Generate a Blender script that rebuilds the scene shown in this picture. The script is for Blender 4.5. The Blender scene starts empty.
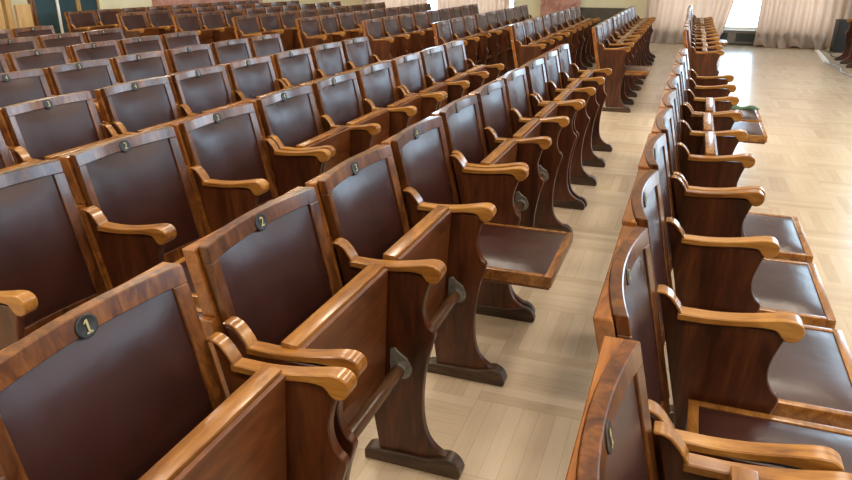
import bpy, bmesh, math, random
from mathutils import Vector, Matrix
random.seed(7)
C = bpy.context.scene.collection
PI = math.pi
W = 0.543                     # seat pitch inside a bank of three
PITCH = 0.55                  # mean pitch, gaps between banks included

# ------------------------------------------------------------------ helpers
def finish(me, smooth=True, ang=21):
    if smooth:
        for p in me.polygons: p.use_smooth = True
        me.set_sharp_from_angle(angle=math.radians(ang))
    return me

def to_mesh(name, bm, m, bevel=0.0, seg=2, smooth=True, ang=21):
    bmesh.ops.recalc_face_normals(bm, faces=bm.faces)
    if bevel > 0:
        es = [e for e in bm.edges if len(e.link_faces) == 2 and e.calc_face_angle(0) > math.radians(38)]
        bmesh.ops.bevel(bm, geom=es, offset=bevel, offset_type='OFFSET', segments=seg, profile=0.6, affect='EDGES', clamp_overlap=True)
    me = bpy.data.meshes.new(name); bm.to_mesh(me); bm.free()
    if m: me.materials.append(m)
    return finish(me, smooth, ang)

def link(name, me, parent=None, loc=None, rot=None):
    o = bpy.data.objects.new(name, me); C.objects.link(o)
    if parent: o.parent = parent
    if loc: o.location = loc
    if rot: o.rotation_euler = rot
    return o

def tag(o, label, cat, group=None, kind=None):
    o['label'] = label; o['category'] = cat
    if group: o['group'] = group
    if kind: o['kind'] = kind
    return o

def thing(name, label, cat, loc=(0, 0, 0), rz=0, group=None):
    o = bpy.data.objects.new(name, None); C.objects.link(o)
    o.empty_display_size = 0.1
    o.location = loc; o.rotation_euler = (0, 0, rz)
    return tag(o, label, cat, group)

def struct(name, bm, m, bevel=0, parent=None):
    o = link(name, to_mesh(name, bm, m, bevel), parent)
    o['kind'] = 'structure'
    return o

def box(bm, x0, x1, y0, y1, z0, z1):
    v = [bm.verts.new(p) for p in [(x0,y0,z0),(x1,y0,z0),(x1,y1,z0),(x0,y1,z0),(x0,y0,z1),(x1,y0,z1),(x1,y1,z1),(x0,y1,z1)]]
    for f in [(0,3,2,1),(4,5,6,7),(0,1,5,4),(1,2,6,5),(2,3,7,6),(3,0,4,7)]: bm.faces.new([v[i] for i in f])

def prism(bm, pts, y0, y1):
    """outline in x-z extruded along y"""
    a = [bm.verts.new((x, y0, z)) for x, z in pts]; b = [bm.verts.new((x, y1, z)) for x, z in pts]
    bm.faces.new(a); bm.faces.new(b[::-1])
    n = len(pts)
    for i in range(n): bm.faces.new([a[i], a[(i+1) % n], b[(i+1) % n], b[i]])

def grid_solid(bm, F, B, nu, nv):
    """closed solid between front surface F(u,v) and back surface B(u,v), u,v in 0..1"""
    f = [[bm.verts.new(F(i/nu, j/nv)) for j in range(nv+1)] for i in range(nu+1)]
    b = [[bm.verts.new(B(i/nu, j/nv)) for j in range(nv+1)] for i in range(nu+1)]
    for i in range(nu):
        for j in range(nv):
            bm.faces.new([f[i][j], f[i+1][j], f[i+1][j+1], f[i][j+1]])
            bm.faces.new([b[i][j], b[i][j+1], b[i+1][j+1], b[i+1][j]])
    for i in range(nu):
        bm.faces.new([f[i][0], b[i][0], b[i+1][0], f[i+1][0]])
        bm.faces.new([f[i][nv], f[i+1][nv], b[i+1][nv], b[i][nv]])
    for j in range(nv):
        bm.faces.new([f[0][j], f[0][j+1], b[0][j+1], b[0][j]])
        bm.faces.new([f[nu][j], b[nu][j], b[nu][j+1], f[nu][j+1]])

def tube(bm, pts, r, n=10, cap=True):
    rings = []
    pts = [Vector(p) for p in pts]
    for i, p in enumerate(pts):
        d = (pts[min(i+1, len(pts)-1)] - pts[max(i-1, 0)]).normalized()
        a = d.orthogonal().normalized() if abs(d.z) > 0.9 else Vector((0, 0, 1)).cross(d).normalized()
        b = d.cross(a)
        rr = r[i] if isinstance(r, (list, tuple)) else r
        rings.append([bm.verts.new(p + a*math.cos(2*PI*k/n)*rr + b*math.sin(2*PI*k/n)*rr) for k in range(n)])
    for q, s in zip(rings, rings[1:]):
        for k in range(n): bm.faces.new([q[k], q[(k+1) % n], s[(k+1) % n], s[k]])
    if cap: bm.faces.new(rings[0][::-1]); bm.faces.new(rings[-1])

def smooth_line(pts, n=4):
    """Catmull-Rom through 2-D or 3-D points"""
    P = [Vector(p) for p in pts]; out = []
    for i in range(len(P)-1):
        p0, p1, p2, p3 = P[max(i-1, 0)], P[i], P[i+1], P[min(i+2, len(P)-1)]
        for k in range(n):
            t = k/n
            out.append(0.5*((2*p1) + (p2-p0)*t + (2*p0-5*p1+4*p2-p3)*t*t + (3*p1-p0-3*p2+p3)*t**3))
    out.append(P[-1])
    return [tuple(v) for v in out]

# ------------------------------------------------------------------ materials
def new_mat(name):
    m = bpy.data.materials.new(name); m.use_nodes = True
    nt = m.node_tree; nt.nodes.clear()
    out = nt.nodes.new('ShaderNodeOutputMaterial')
    b = nt.nodes.new('ShaderNodeBsdfPrincipled'); nt.links.new(b.outputs[0], out.inputs[0])
    return m, nt, b, out

def N(nt, t, **kw):
    n = nt.nodes.new(t)
    for k, v in kw.items():
        if k.startswith('i_'):
            key = k[2:]; n.inputs[int(key) if key.isdigit() else key].default_value = v
        else: setattr(n, k, v)
    return n

def ramp(nt, stops):
    r = nt.nodes.new('ShaderNodeValToRGB'); e = r.color_ramp.elements
    while len(e) < len(stops): e.new(0.5)
    for q, (p, c) in zip(e, stops): q.position = p; q.color = (*c, 1)
    return r

def obj_coords(nt, scale):
    tc = N(nt, 'ShaderNodeTexCoord'); oi = N(nt, 'ShaderNodeObjectInfo')
    mu = N(nt, 'ShaderNodeMath', operation='MULTIPLY', i_1=37.0); nt.links.new(oi.outputs['Random'], mu.inputs[0])
    ad = N(nt, 'ShaderNodeVectorMath', operation='ADD')
    nt.links.new(tc.outputs['Object'], ad.inputs[0]); nt.links.new(mu.outputs[0], ad.inputs[1])
    mp = N(nt, 'ShaderNodeVectorMath', operation='MULTIPLY'); mp.inputs[1].default_value = scale
    nt.links.new(ad.outputs[0], mp.inputs[0])
    return mp.outputs[0], oi

def wood(name, dark, mid, light, scale, rough=0.28, coat=0.35):
    m, nt, b, out = new_mat(name)
    v, oi = obj_coords(nt, scale)
    n1 = N(nt, 'ShaderNodeTexNoise', i_Scale=1.0, i_Detail=6.0, i_Roughness=0.62, i_Distortion=1.2)
    nt.links.new(v, n1.inputs['Vector'])
    n2 = N(nt, 'ShaderNodeTexNoise', i_Scale=6.0, i_Detail=3.0, i_Roughness=0.5); nt.links.new(v, n2.inputs['Vector'])
    mx = N(nt, 'ShaderNodeMath', operation='MULTIPLY_ADD', i_1=0.28); nt.links.new(n2.outputs[0], mx.inputs[0]); nt.links.new(n1.outputs[0], mx.inputs[2])
    rv = N(nt, 'ShaderNodeMath', operation='MULTIPLY_ADD', i_1=0.14, i_2=-0.21); nt.links.new(oi.outputs['Random'], rv.inputs[0])
    sm = N(nt, 'ShaderNodeMath', operation='ADD'); nt.links.new(mx.outputs[0], sm.inputs[0]); nt.links.new(rv.outputs[0], sm.inputs[1])
    r = ramp(nt, [(0.28, dark), (0.5, mid), (0.74, light)]); nt.links.new(sm.outputs[0], r.inputs[0])
    nt.links.new(r.outputs[0], b.inputs['Base Color'])
    b.inputs['Roughness'].default_value = rough
    b.inputs['Coat Weight'].default_value = coat; b.inputs['Coat Roughness'].default_value = 0.12
    bp = N(nt, 'ShaderNodeBump', i_Strength=0.03, i_Distance=0.002); nt.links.new(n2.outputs[0], bp.inputs['Height']); nt.links.new(bp.outputs[0], b.inputs['Normal'])
    return m

def plain(name, col, rough=0.5, metal=0.0, noise=0.12, scale=30.0, coat=0.0, bump=0.0):
    m, nt, b, out = new_mat(name)
    v, oi = obj_coords(nt, (1, 1, 1))
    n = N(nt, 'ShaderNodeTexNoise', i_Scale=scale, i_Detail=4.0); nt.links.new(v, n.inputs['Vector'])
    lo = tuple(c*(1-noise) for c in col); hi = tuple(min(1, c*(1+noise)) for c in col)
    r = ramp(nt, [(0.3, lo), (0.7, hi)]); nt.links.new(n.outputs[0], r.inputs[0]); nt.links.new(r.outputs[0], b.inputs['Base Color'])
    b.inputs['Roughness'].default_value = rough; b.inputs['Metallic'].default_value = metal
    b.inputs['Coat Weight'].default_value = coat
    if bump:
        bp = N(nt, 'ShaderNodeBump', i_Strength=bump, i_Distance=0.004); nt.links.new(n.outputs[0], bp.inputs['Height']); nt.links.new(bp.outputs[0], b.inputs['Normal'])
    return m

def leather(name, c0, c1):
    m, nt, b, out = new_mat(name)
    v, oi = obj_coords(nt, (1, 1, 1))
    big = N(nt, 'ShaderNodeTexNoise', i_Scale=4.0, i_Detail=3.0); nt.links.new(v, big.inputs['Vector'])
    fine = N(nt, 'ShaderNodeTexVoronoi', i_Scale=420.0); nt.links.new(v, fine.inputs['Vector'])
    r = ramp(nt, [(0.3, c0), (0.7, c1)]); nt.links.new(big.outputs[0], r.inputs[0]); nt.links.new(r.outputs[0], b.inputs['Base Color'])
    rr = N(nt, 'ShaderNodeMapRange', i_3=0.22, i_4=0.40); nt.links.new(big.outputs[0], rr.inputs[0]); nt.links.new(rr.outputs[0], b.inputs['Roughness'])
    b.inputs['Specular IOR Level'].default_value = 0.46
    b1 = N(nt, 'ShaderNodeBump', i_Strength=0.12, i_Distance=0.0012); nt.links.new(fine.outputs[0], b1.inputs['Height'])
    b2 = N(nt, 'ShaderNodeBump', i_Strength=0.4, i_Distance=0.014); nt.links.new(big.outputs[0], b2.inputs['Height']); nt.links.new(b1.outputs[0], b2.inputs['Normal'])
    nt.links.new(b2.outputs[0], b.inputs['Normal'])
    return m

M_ARM = wood('varnished_oak', (0.15, 0.054, 0.009), (0.325, 0.137, 0.026), (0.50, 0.255, 0.060), (3, 22, 22), 0.28, 0.25)
M_FRAME = wood('walnut_veneer', (0.032, 0.009, 0.0025), (0.105, 0.033, 0.008), (0.25, 0.093, 0.022), (20, 20, 4), 0.28, 0.32)
M_EAR = wood('brown_oak_bracket', (0.13, 0.045, 0.008), (0.28, 0.115, 0.024), (0.46, 0.22, 0.055), (16, 16, 4), 0.24, 0.35)
M_RAIL = wood('walnut_seat_edge', (0.11, 0.037, 0.008), (0.26, 0.105, 0.022), (0.42, 0.195, 0.048), (20, 3, 20), 0.27, 0.25)
M_REAR = wood('orange_beech', (0.14, 0.043, 0.008), (0.27, 0.093, 0.018), (0.40, 0.16, 0.036), (20, 4, 14), 0.22, 0.6)
M_PANEL = wood('mahogany_panel', (0.021, 0.005, 0.0016), (0.066, 0.017, 0.0048), (0.13, 0.039, 0.0105), (16, 16, 2.2), 0.34, 0.12)
M_UNDER = wood('mahogany_seat_underside', (0.05, 0.0135, 0.0038), (0.12, 0.036, 0.009), (0.20, 0.070, 0.018), (16, 3, 2.5), 0.34, 0.12)
M_FOOT = wood('worn_dark_wood', (0.022, 0.011, 0.006), (0.05, 0.026, 0.014), (0.10, 0.06, 0.035), (4, 25, 25), 0.42, 0.1)
M_ROD = wood('brown_round_bar', (0.04, 0.018, 0.008), (0.08, 0.038, 0.018), (0.14, 0.07, 0.035), (20, 3, 20), 0.3, 0.2)
M_LEATHER = leather('maroon_leather', (0.030, 0.0092, 0.0068), (0.045, 0.0140, 0.0105))
M_IRON = plain('grey_iron', (0.26, 0.26, 0.245), 0.42, 0.5, 0.25, 60)
M_PLATE = plain('black_enamel', (0.016, 0.014, 0.011), 0.45, 0.0, 0.2, 40)
M_DIGIT = plain('brass_digit', (0.50, 0.43, 0.20), 0.45, 0.0, 0.1, 60)
M_WALL = plain('cream_green_paint', (0.68, 0.64, 0.44), 0.75, 0, 0.05, 3)
M_WALL2 = plain('warm_white_paint', (0.50, 0.46, 0.38), 0.8, 0, 0.04, 3)
M_CEIL = plain('white_ceiling', (0.60, 0.57, 0.50), 0.85, 0, 0.03, 2)
M_DADO = plain('dark_dado_paint', (0.060, 0.048, 0.034), 0.6, 0, 0.2, 8)
M_WHITE = plain('white_paint', (0.78, 0.77, 0.74), 0.5, 0, 0.03, 10)
M_GREYP = plain('taupe_metal', (0.16, 0.14, 0.115), 0.5, 0.1, 0.12, 12)
M_GRILLE = plain('dark_grille', (0.035, 0.04, 0.036), 0.5, 0.3, 0.15, 30)
M_BLACK = plain('black_case', (0.010, 0.012, 0.013), 0.5, 0, 0.2, 50)
M_BLACKG = plain('black_mesh_grille', (0.016, 0.018, 0.02), 0.65, 0.2, 0.4, 400)
M_TEAL = plain('dark_teal_cloth', (0.012, 0.042, 0.052), 0.65, 0, 0.25, 12)
M_GREEN = plain('dark_green_cloth', (0.055, 0.105, 0.05), 0.85, 0, 0.35, 25, bump=0.6)
M_PALEWOOD = wood('pale_pine', (0.30, 0.17, 0.06), (0.44, 0.27, 0.10), (0.55, 0.36, 0.16), (12, 12, 1.5), 0.4, 0.1)
M_CABLE = plain('grey_blue_cable', (0.36, 0.40, 0.46), 0.45, 0, 0.1, 30)

def marble():
    m, nt, b, out = new_mat('pink_marble')
    v, oi = obj_coords(nt, (1, 1, 1))
    n = N(nt, 'ShaderNodeTexNoise', i_Scale=4.0, i_Detail=8.0, i_Roughness=0.7, i_Distortion=1.5); nt.links.new(v, n.inputs['Vector'])
    r = ramp(nt, [(0.3, (0.30, 0.12, 0.09)), (0.5, (0.46, 0.24, 0.19)), (0.7, (0.60, 0.40, 0.34))]); nt.links.new(n.outputs[0], r.inputs[0])
    nt.links.new(r.outputs[0], b.inputs['Base Color']); b.inputs['Roughness'].default_value = 0.3
    return m
M_MARBLE = marble()

def curtain_mat():
    m, nt, b, out = new_mat('beige_sheer_cloth')
    v, oi = obj_coords(nt, (60, 60, 60))
    wv = N(nt, 'ShaderNodeTexNoise', i_Scale=1.0, i_Detail=2.0); nt.links.new(v, wv.inputs['Vector'])
    r = ramp(nt, [(0.3, (0.50, 0.46, 0.40)), (0.7, (0.60, 0.55, 0.48))]); nt.links.new(wv.outputs[0], r.inputs[0])
    d = N(nt, 'ShaderNodeBsdfDiffuse'); t = N(nt, 'ShaderNodeBsdfTranslucent'); s = N(nt, 'ShaderNodeMixShader', i_0=0.6)
    nt.links.new(r.outputs[0], d.inputs[0]); t.inputs[0].default_value = (0.80, 0.60, 0.48, 1)
    nt.links.new(d.outputs[0], s.inputs[1]); nt.links.new(t.outputs[0], s.inputs[2]); nt.links.new(s.outputs[0], out.inputs[0])
    nt.nodes.remove(b)
    return m
M_CURTAIN = curtain_mat()

def glass_mat():
    m, nt, b, out = new_mat('window_glass')
    g = N(nt, 'ShaderNodeBsdfGlossy', i_Roughness=0.02); t = N(nt, 'ShaderNodeBsdfTransparent'); t.inputs[0].default_value = (0.96, 0.98, 0.98, 1)
    fr = N(nt, 'ShaderNodeFresnel', i_IOR=1.45); s = N(nt, 'ShaderNodeMixShader')
    nt.links.new(fr.outputs[0], s.inputs[0]); nt.links.new(t.outputs[0], s.inputs[1]); nt.links.new(g.outputs[0], s.inputs[2]); nt.links.new(s.outputs[0], out.inputs[0])
    nt.nodes.remove(b)
    return m
M_GLASS = glass_mat()

def parquet():
    """basket-weave parquet: 0.4 m squares of seven planks, alternately turned"""
    m, nt, b, out = new_mat('maple_parquet')
    S = 0.4; NP = 7.0
    tc = N(nt, 'ShaderNodeTexCoord'); sp = N(nt, 'ShaderNodeSeparateXYZ'); nt.links.new(tc.outputs['Object'], sp.inputs[0])
    def mth(op, a, bb=None, c=None):
        n = N(nt, 'ShaderNodeMath', operation=op)
        for i, q in enumerate((a, bb, c)):
            if q is None: continue
            if isinstance(q, (int, float)): n.inputs[i].default_value = q
            else: nt.links.new(q, n.inputs[i])
        return n.outputs[0]
    X = mth('DIVIDE', mth('ADD', sp.outputs[0], 0.55 + 40*S), S); Y = mth('DIVIDE', mth('ADD', sp.outputs[1], -0.08 + 40*S), S)
    cx = mth('FLOOR', X); cy = mth('FLOOR', Y); fx = mth('FRACT', X); fy = mth('FRACT', Y)
    par = mth('MODULO', mth('ADD', cx, cy), 2.0)              # 0 or 1
    par = mth('GREATER_THAN', par, 0.5)
    # square holding (x -0.35, y 1.9): cx=40, cy=44 -> parity 0 -> planks run along y, so index along x
    ipar = mth('SUBTRACT', 1.0, par)
    across = mth('ADD', mth('MULTIPLY', fx, ipar), mth('MULTIPLY', fy, par))
    along = mth('ADD', mth('MULTIPLY', fy, ipar), mth('MULTIPLY', fx, par))
    pk = mth('MULTIPLY', across, NP); pi_ = mth('FLOOR', pk); pf = mth('FRACT', pk)
    cmb = N(nt, 'ShaderNodeCombineXYZ'); nt.links.new(cx, cmb.inputs[0]); nt.links.new(cy, cmb.inputs[1]); nt.links.new(pi_, cmb.inputs[2])
    wn = N(nt, 'ShaderNodeTexWhiteNoise', noise_dimensions='3D'); nt.links.new(cmb.outputs[0], wn.inputs['Vector'])
    # grain
    gv = N(nt, 'ShaderNodeCombineXYZ'); nt.links.new(mth('MULTIPLY', pk, 2.2), gv.inputs[0]); nt.links.new(mth('MULTIPLY', along, 1.6), gv.inputs[1]); nt.links.new(mth('MULTIPLY', wn.outputs[0], 60.0), gv.inputs[2])
    gn = N(nt, 'ShaderNodeTexNoise', i_Scale=1.5, i_Detail=5.0, i_Roughness=0.6); nt.links.new(gv.outputs[0], gn.inputs['Vector'])
    big = N(nt, 'ShaderNodeTexNoise', i_Scale=0.8, i_Detail=3.0); nt.links.new(tc.outputs['Object'], big.inputs['Vector'])
    val = mth('ADD', mth('MULTIPLY', wn.outputs[0], 0.39), mth('ADD', mth('MULTIPLY', gn.outputs[0], 0.48), mth('MULTIPLY', big.outputs[0], 0.22)))
    r = ramp(nt, [(0.13, (0.41, 0.305, 0.205)), (0.5, (0.54, 0.427, 0.303)), (0.93, (0.63, 0.52, 0.39))]); nt.links.new(val, r.inputs[0])
    # joints between planks and squares
    d1 = mth('MINIMUM', pf, mth('SUBTRACT', 1.0, pf)); g1 = mth('LESS_THAN', d1, 0.018)
    d2 = mth('MINIMUM', along, mth('SUBTRACT', 1.0, along)); g2 = mth('LESS_THAN', d2, 0.0035)
    gap = mth('MAXIMUM', g1, g2)
    mix = N(nt, 'ShaderNodeMix', data_type='RGBA'); mix.inputs[7].default_value = (0.22, 0.14, 0.075, 1)
    nt.links.new(mth('MULTIPLY', gap, 0.33), mix.inputs[0]); nt.links.new(r.outputs[0], mix.inputs[6])
    nt.links.new(mix.outputs[2], b.inputs['Base Color'])
    rn = N(nt, 'ShaderNodeMapRange', i_3=0.15, i_4=0.27); nt.links.new(big.outputs[0], rn.inputs[0]); nt.links.new(rn.outputs[0], b.inputs['Roughness'])
    hb = N(nt, 'ShaderNodeBump', i_Strength=0.10, i_Distance=0.0015)
    nt.links.new(mth('SUBTRACT', mth('MULTIPLY', wn.outputs[0], 0.35), gap), hb.inputs['Height']); nt.links.new(hb.outputs[0], b.inputs['Normal'])
    return m
M_FLOOR = parquet()

# ------------------------------------------------------------------ the hall
XL, XR, YN, YF, ZC = -9.6, 9.0, -4.0, 16.62, 6.2
bm = bmesh.new(); box(bm, XL-.2, XR+.2, YN-.2, YF+.4, -0.12, 0.0); struct('floor', bm, M_FLOOR)
bm = bmesh.new(); box(bm, XL-.2, XR+.2, YN-.2, YF+.4, ZC, ZC+.12); struct('ceiling', bm, M_CEIL)
bm = bmesh.new(); box(bm, XL-.2, XL, YN, YF, 0, ZC); struct('wall_left', bm, M_WALL)
bm = bmesh.new(); box(bm, XL, XR, YN-.2, YN, 0, ZC); struct('wall_near', bm, M_WALL2)
SIDE = [(3.4, 6.2), (7.6, 10.4), (11.6, 15.8)]
SZ0, SZ1 = 0.9, 4.8
bm = bmesh.new()
ys = [YN] + [q for w in SIDE for q in w] + [YF]
for a, b_ in zip(ys[0::2], ys[1::2]): box(bm, XR, XR+.25, a, b_, 0, ZC)
for a, b_ in SIDE: box(bm, XR, XR+.25, a, b_, 0, SZ0); box(bm, XR, XR+.25, a, b_, SZ1, ZC)
struct('wall_right', bm, M_WALL2)
for i, (a, b_) in enumerate(SIDE):
    bm = bmesh.new()
    box(bm, XR+.1, XR+.17, a, a+.07, SZ0, SZ1); box(bm, XR+.1, XR+.17, b_-.07, b_, SZ0, SZ1)
    box(bm, XR+.1, XR+.17, a+.07, b_-.07, SZ0, SZ0+.07); box(bm, XR+.1, XR+.17, a+.07, b_-.07, SZ1-.07, SZ1)
    ym = (a+b_)/2; box(bm, XR+.1, XR+.17, ym-.035, ym+.035, SZ0+.07, SZ1-.07)
    fr = struct('window_%d' % (i+4), bm, M_WHITE)
    bm = bmesh.new(); box(bm, XR+.13, XR+.136, a+.07, b_-.07, SZ0+.07, SZ1-.07)
    link('window_pane', to_mesh('window_pane', bm, M_GLASS), fr)
WINS = [(-7.45, -3.82), (-0.85, 2.72), (4.0, 8.6)]
WZ0, WZ1 = 0.30, 4.2
bm = bmesh.new()
xs = [XL] + [q for w in WINS for q in w] + [XR]
for a, b_ in zip(xs[0::2], xs[1::2]): box(bm, a, b_, YF, YF+.3, 0, ZC)
for a, b_ in WINS:
    box(bm, a, b_, YF, YF+.3, 0, WZ0); box(bm, a, b_, YF, YF+.3, WZ1, ZC)
struct('wall_far', bm, M_WALL)
for i, (a, b_) in enumerate(WINS):
    bm = bmesh.new()
    box(bm, a, a+.07, YF+.12, YF+.2, WZ0, WZ1); box(bm, b_-.07, b_, YF+.12, YF+.2, WZ0, WZ1)
    box(bm, a, b_, YF+.12, YF+.2, WZ0, WZ0+.05); box(bm, a, b_, YF+.12, YF+.2, WZ1-.08, WZ1)
    for k in (1, 2): xm = a + (b_-a)*k/3; box(bm, xm-.03, xm+.03, YF+.13, YF+.19, WZ0+.05, WZ1-.08)
    fr = struct('window_%d' % (i+1), bm, M_WHITE)
    bm = bmesh.new(); box(bm, a+.07, b_-.07, YF+.155, YF+.161, WZ0+.05, WZ1-.08)
    link('window_pane', to_mesh('window_pane', bm, M_GLASS), fr)
# pink marble pilasters, dark dado, low radiator cabinet under the middle window
bm = bmesh.new(); box(bm, -3.20, -2.33, YF-.14, YF, 0, ZC); struct('trim_1', bm, M_MARBLE, 0.01)
bm = bmesh.new(); box(bm, XL, XL+.14, 11.3, 14.9, 0, ZC); struct('trim_2', bm, M_MARBLE, 0.01)
bm = bmesh.new(); box(bm, -2.33, -1.22, YF-.05, YF, 0, 0.69); struct('trim_3', bm, M_DADO, 0.006)
bm = bmesh.new(); box(bm, XL+.14, -3.2, YF-.03, YF, 0, 0.14); struct('baseboard_far', bm, M_DADO, 0.004)

rc = thing('radiator_cover', 'low taupe radiator cabinet with dark grilles under the bare strip of window', 'radiator', (0.9, YF-.004, 0))
bm = bmesh.new(); box(bm, -1.75, 1.8, -.13, 0, 0.0, 0.29); box(bm, -1.78, 1.82, -.15, 0, 0.272, 0.302)
link('cabinet_body', to_mesh('cabinet_body', bm, M_GREYP, 0.003), rc)
for k in range(6):
    x0 = -1.62 + k*.56
    bm = bmesh.new()
    box(bm, x0, x0+.40, -.134, -.129, .075, .245)
    for q in range(5): z = .09 + q*.032; box(bm, x0+.01, x0+.39, -.142, -.134, z, z+.014)
    link('grille', to_mesh('grille', bm, M_GRILLE), rc)
bm = bmesh.new(); box(bm, -1.75, 1.8, -.145, -.129, 0.0, 0.045); link('plinth', to_mesh('plinth', bm, M_GRILLE, 0.002), rc)

def curtain(name, label, left, right, folds, amp, y, z1=4.7, seed=0, puddle=0.0, group=None):
    """left/right: lists of (z, x) for the two edges"""
    rnd = random.Random(seed)
    ph = [rnd.uniform(0, 6.28) for _ in range(6)]
    def edge(tab, z):
        for (za, xa), (zb, xb) in zip(tab, tab[1:]):
            if za <= z <= zb: return xa + (xb-xa)*(z-za)/(zb-za)
        return tab[-1][1]
    nu = folds*9; zs = [0.006, .02, .045, .08, .12, .18, .26, .36, .5, .7, .95, 1.3, 1.8, 2.5, 3.4, z1]
    bm = bmesh.new(); G = []
    for z in zs:
        row = []
        for i in range(nu+1):
            u = i/nu; x = edge(left, z) + u*(edge(right, z)-edge(left, z))
            a = amp*(0.75+0.25*math.sin(u*7+ph[0]))
            w = math.sin(2*PI*folds*u + 0.5*math.sin(u*9+ph[1]) + 0.25*math.sin(z*1.5+ph[2]))
            w = math.copysign(abs(w)**0.7, w)
            yy = y + a*w + 0.02*math.sin(5*u+ph[3])
            zz = z
            if puddle and z < .2:
                k = (1 - z/.2)**1.5
                lob = 0.55+0.45*math.sin(2*PI*folds*.55*u+ph[4])
                yy -= puddle*k*lob
                zz = max(.006, z + .16*k*max(0, math.sin(2*PI*folds*.55*u+ph[4]+1.1))**2*(puddle/.34)*min(1, .25+z*8))
                x += .05*k*math.sin(2*PI*folds*.8*u+ph[5])
            row.append(bm.verts.new((x, yy, zz)))
        G.append(row)
    for r0, r1 in zip(G, G[1:]):
        for i in range(nu): bm.faces.new([r0[i], r0[i+1], r1[i+1], r1[i]])
    o = link(name, to_mesh(name, bm, M_CURTAIN, ang=80))
    sd = o.modifiers.new('thickness', 'SOLIDIFY'); sd.thickness = 0.004; sd.offset = 0
    return tag(o, label, 'curtain', group)
CY = YF - 0.27
gp = 'beige curtains on the far wall'
curtain('curtain', 'beige sheer curtain drawn open just behind the far end of the lone row', [(0, -.90), (4.7, -.86)], [(0, .58), (.28, .70), (.9, .83), (2.0, .95), (4.7, 1.0)], 8, .045, CY, seed=1, puddle=.05, group=gp)
curtain('curtain', 'beige curtain pooling in crumpled folds on the parquet beside the black speaker', [(0, 1.36), (.1, 1.33), (.35, 1.325), (.9, 1.335), (4.7, 1.30)], [(0, 3.12), (4.7, 3.15)], 10, .05, CY, seed=2, puddle=.34, group=gp)
curtain('curtain', 'beige curtain left of the thin bright window slit, farthest from the speaker', [(0, -7.55), (4.7, -7.55)], [(0, -5.88), (4.7, -5.88)], 9, .045, CY, seed=3, group=gp)
curtain('curtain', 'beige curtain between the bright window slit and the pink marble pilaster', [(0, -5.64), (4.7, -5.64)], [(0, -3.885), (4.7, -3.875)], 9, .045, CY, seed=4, group=gp)

# ------------------------------------------------------------------ the theatre seat
SL = 0.23                                     # backward rake of the back rest
def front(y, z, sag=0.03, hw=0.25, yc=W/2): return 0.03 + SL*(0.885-z) - sag*(1-min(1.0, ((y-yc)/hw)**2))
Y0, Y1 = 0.029, W-0.031
ZB = 0.40
def slab(bm, y0, y1, z0, z1, t, nu=1, nv=1, off=0.0):
    F = lambda u, v: (front(y0+u*(y1-y0), z0+v*(z1-z0))+off, y0+u*(y1-y0), z0+v*(z1-z0))
    B = lambda u, v: (front(y0+u*(y1-y0), z0+v*(z1-z0))+off-t, y0+u*(y1-y0), z0+v*(z1-z0))
    grid_solid(bm, F, B, nu, nv)

def mesh_back_frame(nu):
    bm = bmesh.new()
    slab(bm, Y0, Y1, .847, .886, .026, nu)
    slab(bm, Y0, Y0+.035, ZB, .847, .026); slab(bm, Y1-.035, Y1, ZB, .847, .026)
    slab(bm, Y0+.035, Y1-.035, ZB, ZB+.05, .026, nu)
    return to_mesh('back_frame', bm, M_FRAME, 0.002, 1)
def mesh_back_panel(nu):
    bm = bmesh.new()
    rear = lambda z: -0.034 + SL*(0.885-z)
    for za, zb, ya, yb in ((ZB, .722, .0006, W-.0006), (.722, .879, .018, W-.018)):
        F = lambda u, v: (front(max(Y0, min(Y1, ya+u*(yb-ya))), za+v*(zb-za))-.0265, ya+u*(yb-ya), za+v*(zb-za))
        B = lambda u, v: (min(rear(za+v*(zb-za)), F(u, v)[0]-.006), ya+u*(yb-ya), za+v*(zb-za))
        grid_solid(bm, F, B, nu, 1)
    return to_mesh('back_panel', bm, M_REAR, 0.0025, 1)
def mesh_back_cushion(nu, nv):
    bm = bmesh.new(); a, b_, c, d = Y0+.0355, Y1-.0355, ZB+.0505, .8465
    def F(u, v):
        y = a+u*(b_-a); z = c+v*(d-c)
        p = (1-abs(2*u-1)**5)*(1-abs(2*v-1)**5)
        return (front(y, z)-.006+.016*p, y, z)
    B = lambda u, v: (front(a+u*(b_-a), c+v*(d-c))-.022, a+u*(b_-a), c+v*(d-c))
    grid_solid(bm, F, B, nu, nv)
    return to_mesh('back_cushion', bm, M_LEATHER, 0, ang=60)
def mesh_plate(n):
    bm = bmesh.new()
    for i, (x, s) in enumerate([(-.003, 1), (.003, 1), (.0045, .88)]):
        pass
    rings = [[bm.verts.new((x*.7, .0245*s*math.cos(2*PI*k/n), .0215*s*math.sin(2*PI*k/n))) for k in range(n)] for x, s in [(-.006, 1), (.0025, 1), (.0038, .9), (.0030, .82)]]
    for q, s in zip(rings, rings[1:]):
        for k in range(n): bm.faces.new([q[k], q[(k+1) % n], s[(k+1) % n], s[k]])
    bm.faces.new(rings[0][::-1]); bm.faces.new(rings[-1])
    return to_mesh('number_plate', bm, M_PLATE, ang=50)
_digits = {}
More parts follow.
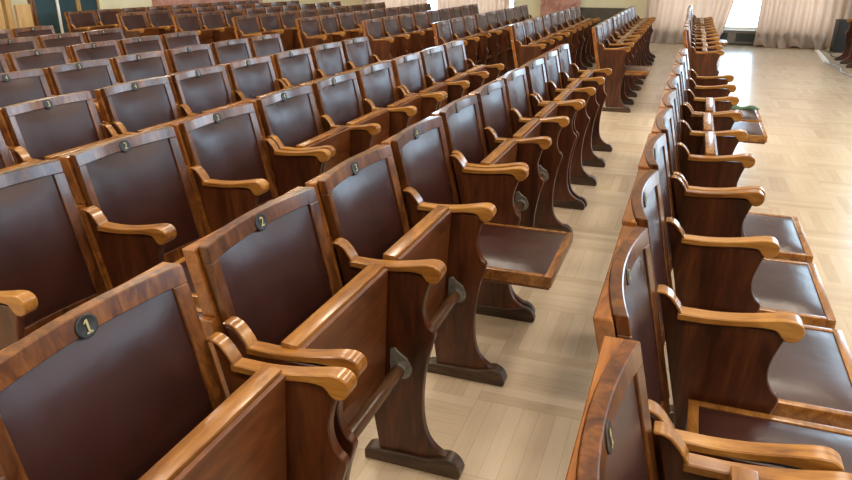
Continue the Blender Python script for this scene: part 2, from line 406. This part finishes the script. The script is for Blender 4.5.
def mesh_number(s):
    if s == '1' and s not in _digits:
        bm = bmesh.new()
        for pts in ([(-.0022, -.0125), (.0022, -.0125), (.0022, .0125), (-.0022, .0125)], [(-.007, -.0135), (.007, -.0135), (.007, -.0105), (-.007, -.0105)], [(-.0075, .0075), (-.002, .0125), (-.002, .0085), (-.007, .0055)]):
            a = [bm.verts.new((0, y, z)) for y, z in pts]; b_ = [bm.verts.new((.0008, y, z)) for y, z in pts]
            bm.faces.new(a[::-1]); bm.faces.new(b_)
            for q in range(4): bm.faces.new([a[q], a[(q+1) % 4], b_[(q+1) % 4], b_[q]])
        _digits[s] = to_mesh('number', bm, M_DIGIT)
    if s not in _digits:
        cu = bpy.data.curves.new('digit', 'FONT'); cu.body = s; cu.size = .034; cu.extrude = .0006; cu.align_x = 'CENTER'; cu.align_y = 'CENTER'; cu.space_character = 0.85
        o = bpy.data.objects.new('digit', cu); C.objects.link(o)
        bpy.context.view_layer.update()
        me = bpy.data.meshes.new_from_object(o.evaluated_get(bpy.context.evaluated_depsgraph_get()))
        C.objects.unlink(o); bpy.data.objects.remove(o)
        # text x -> +y, text y -> +z, facing +x
        me.transform(Matrix(((0, 0, 1, 0), (1, 0, 0, 0), (0, 1, 0, 0), (0, 0, 0, 1))))
        me.materials.clear(); me.materials.append(M_DIGIT); me.name = 'number'
        _digits[s] = me
    return _digits[s]

S_EDGE = [(.372, .662), (.365, .645), (.359, .628), (.349, .595), (.343, .56), (.347, .525), (.360, .498), (.375, .484), (.377, .468), (.369, .44), (.358, .40), (.349, .35), (.342, .29), (.340, .23), (.343, .18), (.352, .135), (.370, .10), (.395, .078), (.418, .066)]
def mesh_side(t, n):
    pts = smooth_line(S_EDGE, n) + [(.418, .03), (.20, .03), (.197, .05), (.147, .394), (.0795, .69), (.0725, .7155), (.080, .7165), (.0915, .7125), (.1015, .7035), (.1105, .6925), (.119, .6805), (.126, .668), (.14, .66)]
    bm = bmesh.new(); prism(bm, pts, -t/2, t/2)
    return to_mesh('side_panel', bm, M_PANEL, 0.003, 1)
def mesh_foot(t, n):
    pts = [(.15, 0), (.455, 0), (.466, .006), (.468, .022)] + smooth_line([(.468, .022), (.460, .042), (.445, .058), (.428, .066), (.410, .066)], n) + [(.395, .060), (.36, .050), (.17, .044), (.15, .034)]
    bm = bmesh.new(); prism(bm, pts, -t/2, t/2)
    return to_mesh('foot', bm, M_FOOT, 0.003, 1)
ARM = [(.122, .6735), (.16, .673), (.20, .673), (.26, .678), (.32, .688), (.362, .696), (.388, .697), (.404, .690), (.412, .677), (.411, .662), (.403, .650), (.391, .6435), (.378, .643), (.366, .650), (.358, .660), (.346, .667), (.31, .667), (.25, .660), (.18, .655), (.122, .655)]
ARM = [(.106+(x-.106)*.956, z) for x, z in ARM]
EAR_T = [(.066, .7225), (.080, .7240), (.094, .7195), (.106, .7095), (.116, .697), (.125, .684), (.131, .6725)]
EAR_B = [(.1255, .6675), (.119, .681), (.1105, .693), (.1015, .704), (.0915, .713), (.080, .717), (.0685, .716)]
def mesh_arm(w, n):
    bm = bmesh.new()
    prism(bm, smooth_line(ARM, n), -w/2, w/2)
    for v in bm.verts:
        if v.co.x > .30: v.co.y *= 1 + .16*min(1, (v.co.x-.30)/.08)
    return to_mesh('armrest', bm, M_ARM, 0.0025, 1)
def mesh_ear(w, n):
    bm = bmesh.new(); prism(bm, smooth_line(EAR_T, n) + smooth_line(EAR_B, n), -w/2, w/2)
    return to_mesh('arm_bracket', bm, M_EAR, 0.002, 1)
# the tip-up seat is modelled lowered, its origin on the pivot bar
PX, PZ = 0.275, 0.352
SY0, SY1 = 0.030, W-0.030
def mesh_seat():
    bm = bmesh.new()
    x0, x1, z0, z1, r = .175-PX, .605-PX, .405-PZ, .447-PZ, .022
    box(bm, x1-.026, x1, SY0, SY1, z0, z1)
    box(bm, x0, x0+.026, SY0+r, SY1-r, z0, z1)
    box(bm, x0, x1-.026, SY0, SY0+r, z0, z1); box(bm, x0, x1-.026, SY1-r, SY1, z0, z1)
    return to_mesh('seat', bm, M_RAIL, 0.003, 2)
def mesh_seat_base():
    bm = bmesh.new(); box(bm, .185-PX, .597-PX, SY0+.007, SY1-.007, .393-PZ, .4045-PZ)
    box(bm, .201-PX, .579-PX, SY0+.022, SY1-.022, .4045-PZ, .412-PZ)
    return to_mesh('seat_underside', bm, M_UNDER, 0.002, 1)
def mesh_seat_cushion(nu, nv):
    bm = bmesh.new(); a, b_, c, d = .2015-PX, .5785-PX, SY0+.0225, SY1-.0225
    F = lambda u, v: (a+u*(b_-a), c+v*(d-c), .444-PZ+.014*(1-abs(2*u-1)**6)*(1-abs(2*v-1)**6))
    B = lambda u, v: (a+u*(b_-a), c+v*(d-c), .413-PZ)
    grid_solid(bm, F, B, nu, nv)
    return to_mesh('seat_cushion', bm, M_LEATHER, 0, ang=60)
def mesh_rod(n):
    bm = bmesh.new(); tube(bm, [(PX, .016, PZ), (PX, W-.016, PZ)], .020, n)
    return to_mesh('pivot_rod', bm, M_ROD, ang=40)
def mesh_bracket(y):
    bm = bmesh.new()
    pts = [(PX+.036*math.cos(a), PZ+.036*math.sin(a)) for a in [math.radians(q) for q in range(-150, 41, 19)]] + [(PX+.022, PZ+.035), (PX-.004, PZ+.052), (PX-.018, PZ+.066), (PX-.032, PZ+.060), (PX-.034, PZ+.025)]
    prism(bm, pts, y-.004, y+.004)
    s = 1 if y < W/2 else -1
    tube(bm, [(PX, y+s*.003, PZ), (PX, y+s*.022, PZ)], .0255, 12)
    return to_mesh('bracket', bm, M_IRON, 0.0015, 1)

HI = dict(frame=mesh_back_frame(14), panel=mesh_back_panel(14), cush=mesh_back_cushion(16, 14), plate=mesh_plate(24), side=mesh_side(.028, 3), foot=mesh_foot(.052, 3), foot2=mesh_foot(.030, 3), side2=mesh_side(.025, 3),
          arm=mesh_arm(.046, 4), arm2=mesh_arm(.036, 4), ear=mesh_ear(.044, 3), ear2=mesh_ear(.036, 3), rod=mesh_rod(16), seatcush=mesh_seat_cushion(14, 14))
LO = dict(frame=mesh_back_frame(6), panel=mesh_back_panel(6), cush=mesh_back_cushion(8, 7), plate=mesh_plate(12), side=mesh_side(.028, 1), foot=mesh_foot(.052, 1), foot2=mesh_foot(.030, 1), side2=mesh_side(.025, 1),
          arm=mesh_arm(.046, 2), arm2=mesh_arm(.036, 2), ear=mesh_ear(.044, 1), ear2=mesh_ear(.036, 1), rod=mesh_rod(8), seatcush=mesh_seat_cushion(7, 7))
ME_SEAT, ME_BASE = mesh_seat(), mesh_seat_base()
ME_BR = (mesh_bracket(.0185), mesh_bracket(W-.0185))

def seat(x, y, label, group, open_=False, number=None, near=True, first=False, last=False, rz=0.0, jitter=True):
    """one tip-up theatre seat; y is its near boundary. A bank's first seat also carries the near side panel."""
    t = thing('theatre_seat', label, 'theatre seat', (x, y, 0), rz, group)
    K = HI if near else LO
    link('back_frame', K['frame'], t); link('back_panel', K['panel'], t)
    cu = link('back_cushion', K['cush'], t)
    zc = .861
    p = link('number_plate', K['plate'], t, (front(W/2, zc)+.001, W/2, zc), (0, -math.atan(SL), 0))
    if number and near: link('number', mesh_number(str(number)), p, (.0036, 0, 0))
    a = -math.radians(87.5 + (random.uniform(-1.5, 1.5) if jitter else 0))
    s = link('seat', ME_SEAT, t, (PX, 0, PZ), (0, 0 if open_ else a, 0))
    link('seat_cushion', K['seatcush'], s); link('seat_underside', ME_BASE, s)
    rod = link('pivot_rod', K['rod'], t)
    if near:
        for me in ME_BR: link('bracket', me, rod)
    def standard(yy, dbl):
        sp = link('side_panel', K['side2' if dbl else 'side'], t, (0, yy, 0)); link('foot', K['foot2' if dbl else 'foot'], sp)
        ar = link('armrest', K['arm2' if dbl else 'arm'], t, (0, yy + (0 if not dbl else (.0045 if yy < W/2 else -.0045)), 0))
        link('arm_bracket', K['ear2' if dbl else 'ear'], ar)
    if first: standard(.0155, True)
    standard(W-.0155 if last else W, last)
    return t

ORD = ['', 'first', 'second', 'third', 'fourth', 'fifth', 'sixth', 'seventh', 'eighth', 'ninth', 'tenth', 'eleventh']
LX = {1: -.948, 2: -1.8475, 3: -2.764, 4: -3.672, 5: -4.575, 6: -5.496, 7: -6.42, 8: -7.335, 9: -8.25}
PHASE = {1: .033, 2: 0.0, 3: -.012, 4: -.035, 5: -.11, 6: -.11, 7: -.11}   # where the seat grid of each row starts, in seats
_jit = {}
def spot(key, y0, k, i):
    """near boundary of seat k (the i-th of its bank of three), with each bank set down a little unevenly"""
    b = (key, k-i)
    if b not in _jit: _jit[b] = (random.uniform(-.006, .006), random.uniform(-.003, .003), random.uniform(-.006, .006))
    dx, dy, rz = _jit[b]
    return dx + (i-1)*W*rz*-1, y0 + (k-i)*PITCH + .0105 + i*W + dy, rz
def row_name(r): return 'front row along the long aisle' if r == 1 else '%s row back from the long aisle' % ORD[r]
# rows 1-7 of the near block: (first bank boundary, last) on the seat grid; numbers as on the plates
VIS = {1: 1, 2: 2, 3: 2, 4: 3, 5: 4, 6: 6, 7: 8}
for r in range(1, 8):
    x = LX[r]
    for k in range(VIS[r], 11):
        num = k if r == 1 else k-1
        bank = (k-2) % 3
        op = (r == 1 and k == 4) or (r == 2 and k in (2, 3, 4))
        state = 'lowered' if op else 'folded'
        lab = '%s leather seat, %s before the cross aisle, %s' % (state, ORD[11-k], row_name(r))
        if r == 1 and k <= 4: lab = '%s leather seat with number plate %d, front row along the long aisle' % (state, num)
        if r == 2 and k in (3, 4): lab = 'lowered leather seat with number plate %d, second row back from the long aisle' % num
        dx, y, rz = spot(r, PHASE[r]*PITCH, k, bank)
        if r == 1 and k == 1: dx += .012; y -= .012
        seat(x+dx, y, lab, 'seats of the near block behind the long aisle', op, num, True, rz=rz, first=(bank == 0 or k == VIS[r]), last=(bank == 2))
# rows 1-9 of the far block
for r in range(1, 10):
    x = LX[r]; n = 10 if r == 1 else 9
    for k in range(n):
        op = (r == 1 and k == 0)
        lab = '%s leather seat, %s beyond the cross aisle, %s' % ('lowered' if op else 'folded', ORD[k+1], row_name(r))
        dx, y, rz = spot((r, 'f'), 7.9, k, k % 3)
        seat(x+dx, y, lab, 'seats of the far block behind the long aisle', op, None, False, rz=rz, first=(k % 3 == 0), last=(k % 3 == 2 or k == n-1))
# the lone row across the long aisle, beside the open floor
XR0 = -.062; PR = -0.02
for k in range(1, 11):
    op = k in (2, 3, 4, 5, 9, 10)
    bank = (k-2) % 3
    lab = '%s leather seat, %s before the cross aisle, lone row beside open floor' % ('lowered' if op else 'folded', ORD[11-k])
    dx, y, rz = spot('R', PR*PITCH, k, bank)
    if k == 1: dx += .018; y += .012
    if k in (2, 3, 4): y += .012
    dx += .011*max(0, y-2.2); rz -= .008
    seat(XR0+dx, y, lab, 'near seats of the lone row beside the open floor', op, k, True, rz=rz, first=(bank == 0 or k == 1), last=(bank == 2))
for k in range(11):
    op = k in (7,)
    lab = '%s leather seat, %s beyond the cross aisle, lone row beside open floor' % ('lowered' if op else 'folded', ORD[k+1])
    dx, y, rz = spot('Rf', 7.9, k, k % 3); dx += .046
    seat(XR0+dx, y, lab, 'far seats of the lone row beside the open floor', op, None, False, rz=rz, first=(k % 3 == 0), last=(k % 3 == 2 or k == 10))
# three seats that face the other way across the open floor
for k in range(3):
    lab = 'wooden seat facing the lone row across the open floor, %s from the black speaker' % ORD[k+1]
    seat(2.95, 14.25-k*W, lab, 'seats across the open floor', False, None, False, first=(k == 0), last=(k == 2), rz=PI)

# ------------------------------------------------------------------ other things
sp = thing('loudspeaker', 'black box loudspeaker on the floor at the foot of the curtain', 'speaker', (2.825, 15.80, 0), math.radians(4))
bm = bmesh.new(); prism(bm, [(-.15, 0), (.15, 0), (.15, .6), (-.15, .6)], -.16, .16); link('cabinet', to_mesh('cabinet', bm, M_BLACK, .008), sp)
bm = bmesh.new(); box(bm, -.13, .13, -.172, -.16, .03, .57); link('grille', to_mesh('grille', bm, M_BLACKG, .004), sp)

def flat_strip(p0, p1, w, h):
    bm = bmesh.new(); a = Vector(p0); b_ = Vector(p1); d = (b_-a).normalized(); s = Vector((-d.y, d.x, 0))
    prof = [(-w/2, 0), (-w/2*.6, h), (w/2*.6, h), (w/2, 0)]
    A = [bm.verts.new(a+s*q+Vector((0, 0, z))) for q, z in prof]; B = [bm.verts.new(b_+s*q+Vector((0, 0, z))) for q, z in prof]
    bm.faces.new(A); bm.faces.new(B[::-1])
    for i in range(4): bm.faces.new([A[i], A[(i+1) % 4], B[(i+1) % 4], B[i]])
    return bm
tag(link('cable_cover', to_mesh('cable_cover', flat_strip((2.44, 15.9, 0), (2.31, 13.85, 0), .10, .022), M_WHITE, .002)), 'white cable cover strip lying on the parquet near the black speaker', 'cable cover')
bm = bmesh.new(); tube(bm, smooth_line([(2.31, 13.84, .009), (2.29, 13.6, .009), (2.36, 13.35, .009), (2.38, 13.0, .009), (2.32, 12.6, .009), (2.33, 12.2, .009), (2.40, 11.7, .009), (2.6, 11.2, .009)], 6), .009, 8)
tag(link('floor_cable', to_mesh('floor_cable', bm, M_CABLE)), 'thin grey cable snaking from the white cable cover across the parquet', 'cable')
bm = bmesh.new(); tube(bm, smooth_line([(2.60, 15.72, .006), (2.60, 15.66, .006), (2.62, 15.4, .006), (2.55, 15.0, .006), (2.62, 14.6, .006)], 6), .006, 8)
tag(link('speaker_cable', to_mesh('speaker_cable', bm, M_BLACK)), 'thin dark cable trailing from the black speaker over the floor', 'cable')

# a green garment left on a lowered seat of the lone row
g = thing('green_garment', 'dark green cloth garment left lying across a lowered seat of the lone row', 'garment', (XR0+.42, 5.93, .459), 0)
rnd = random.Random(5)
bm = bmesh.new()
def gz(u, v): return .013+.012*math.sin(9*u+2*v)*math.sin(5*v+1)+.010*math.sin(17*u-3*v)
F = lambda u, v: (-.15+.37*u+.02*math.sin(6*v), (-.07+.14*v)*(1-.25*u)+.012*math.sin(8*u), max(.004, gz(u, v))*(1-abs(2*v-1)**4)*(1-abs(2*u-1)**6)+.003)
B = lambda u, v: (F(u, v)[0], F(u, v)[1], .0005)
grid_solid(bm, F, B, 24, 10); link('cloth', to_mesh('cloth', bm, M_GREEN, ang=70), g)
bm = bmesh.new(); tube(bm, smooth_line([(-.03, -.02, .03), (.0, .0, .055), (.03, .01, .062), (.05, .0, .045), (.055, -.01, .03)], 4), .007, 8); link('strap', to_mesh('strap', bm, M_GREEN), g)

# dark teal boards in pale wooden frames and pine uprights at the back of the hall
def board(label, x, y0, y1, h, edge_r, edge_l=True, depth=.05):
    t = thing('framed_board', label, 'board', (x, y0, 0), 0, 'dark teal boards at the back of the hall')
    w = y1-y0
    bm = bmesh.new(); box(bm, 0, depth*.5, .03, w-.03, .05, h-.03); link('panel', to_mesh('panel', bm, M_TEAL, .003), t)
    bm = bmesh.new(); box(bm, -.01, depth, w-.032, w, 0, h); link('stile', to_mesh('stile', bm, edge_r, .003), t)
    bm = bmesh.new(); box(bm, -.01, depth, 0, .032, 0, h); link('stile', to_mesh('stile', bm, edge_r if edge_l else M_FRAME, .003), t)
    bm = bmesh.new(); box(bm, -.01, depth, .032, w-.032, 0, .05); link('rail', to_mesh('rail', bm, M_PALEWOOD, .003), t)
    bm = bmesh.new(); box(bm, -.01, depth, .032, w-.032, h-.03, h); link('rail', to_mesh('rail', bm, M_PALEWOOD, .003), t)
board('dark teal board with white right edge standing beside the pine board', -8.75, 7.82, 8.27, 1.6, M_WHITE, False)
board('dark teal board in pale wooden frame right behind the last row, near its end', -9.2, 8.62, 9.08, 1.55, M_PALEWOOD)
board('dark teal board in pale wooden frame bordering the cream wall behind the last row', -9.2, 9.09, 9.52, 1.55, M_PALEWOOD)
t = thing('pine_board', 'plain pine board with a dark edge standing left of the teal boards', 'board', (-8.75, 7.54, 0))
bm = bmesh.new(); box(bm, 0, .04, 0, .24, 0, .99); link('panel', to_mesh('panel', bm, M_PALEWOOD, .003), t)
bm = bmesh.new(); box(bm, -.005, .045, .24, .275, 0, 1.25); link('stile', to_mesh('stile', bm, M_FRAME, .003), t)
for y, l in ((7.43, 'pine post standing next to the pine board, the nearer of two posts'), (7.28, 'pine post farther from the pine board, outermost of the two posts')):
    bm = bmesh.new(); box(bm, -.04, .04, -.045, .045, 0, 1.9)
    o = link('wooden_post', to_mesh('wooden_post', bm, M_PALEWOOD, .004), None, (-8.75, y, 0)); tag(o, l, 'post', 'pine posts at the back of the hall')

# ------------------------------------------------------------------ light
w = bpy.data.worlds.new('sky'); bpy.context.scene.world = w; w.use_nodes = True
bg = w.node_tree.nodes['Background']; bg.inputs[0].default_value = (0.60, 0.80, 1.0, 1); bg.inputs[1].default_value = 11.0
def area(name, loc, rot, sx, sy, power, col, portal=False):
    l = bpy.data.lights.new(name, 'AREA'); l.shape = 'RECTANGLE'; l.size = sx; l.size_y = sy; l.energy = power; l.color = col
    if portal: l.cycles.is_portal = True
    o = bpy.data.objects.new(name, l); C.objects.link(o); o.location = loc; o.rotation_euler = rot
    return o
for i, (a, b_) in enumerate(WINS):
    area('window_light', ((a+b_)/2, YF+.32, (WZ0+WZ1)/2), (-PI/2, 0, 0), b_-a, WZ1-WZ0, 1, (1, 1, 1), True)
for a, b_ in SIDE:
    area('window_light', (XR+.27, (a+b_)/2, (SZ0+SZ1)/2), (0, PI/2, 0), SZ1-SZ0, b_-a, 1, (1, 1, 1), True)
WARM = (1.0, 0.88, 0.72)
for x, y in [(-6.5, -1.5), (-2.5, -1.5), (1.5, -1.5), (5.5, -1.5), (-6.5, 2.8), (-2.5, 2.8), (1.5, 2.8), (5.5, 2.8),
             (-6.5, 7.0), (-2.5, 7.0), (1.5, 7.0), (5.5, 7.0), (-6.8, 11.4), (7.0, 11.2)]:
    area('ceiling_lamp', (x, y, ZC-.5), (0, 0, 0), 1.0, 1.0, 115, WARM)

# ------------------------------------------------------------------ camera
cd = bpy.data.cameras.new('camera'); co = bpy.data.objects.new('camera', cd); C.objects.link(co)
f, pitch, yaw, roll, hc = 695.58, 0.3698, 0.3458, 0.0038, 1.4486
cd.sensor_width = 36.0; cd.lens = f/852*36.0; cd.clip_start = 0.02
fw = Vector((-math.sin(yaw)*math.cos(pitch), math.cos(yaw)*math.cos(pitch), -math.sin(pitch)))
rt = Vector((math.cos(yaw), math.sin(yaw), 0)); up = rt.cross(fw)
r2 = rt*math.cos(roll)+up*math.sin(roll); u2 = -rt*math.sin(roll)+up*math.cos(roll)
co.matrix_world = Matrix(((r2.x, u2.x, -fw.x, 0), (r2.y, u2.y, -fw.y, 0), (r2.z, u2.z, -fw.z, hc), (0, 0, 0, 1)))
sc = bpy.context.scene; sc.camera = co
sc.view_settings.view_transform = 'Standard'; sc.view_settings.look = 'None'; sc.view_settings.gamma = 1.0; sc.view_settings.use_curve_mapping = False
sc.view_settings.exposure = 0.0
sc.cycles.use_denoising = True
sc.cycles.max_bounces = 8; sc.cycles.diffuse_bounces = 4; sc.cycles.glossy_bounces = 4; sc.cycles.transparent_max_bounces = 8
sc.cycles.sample_clamp_indirect = 6.0
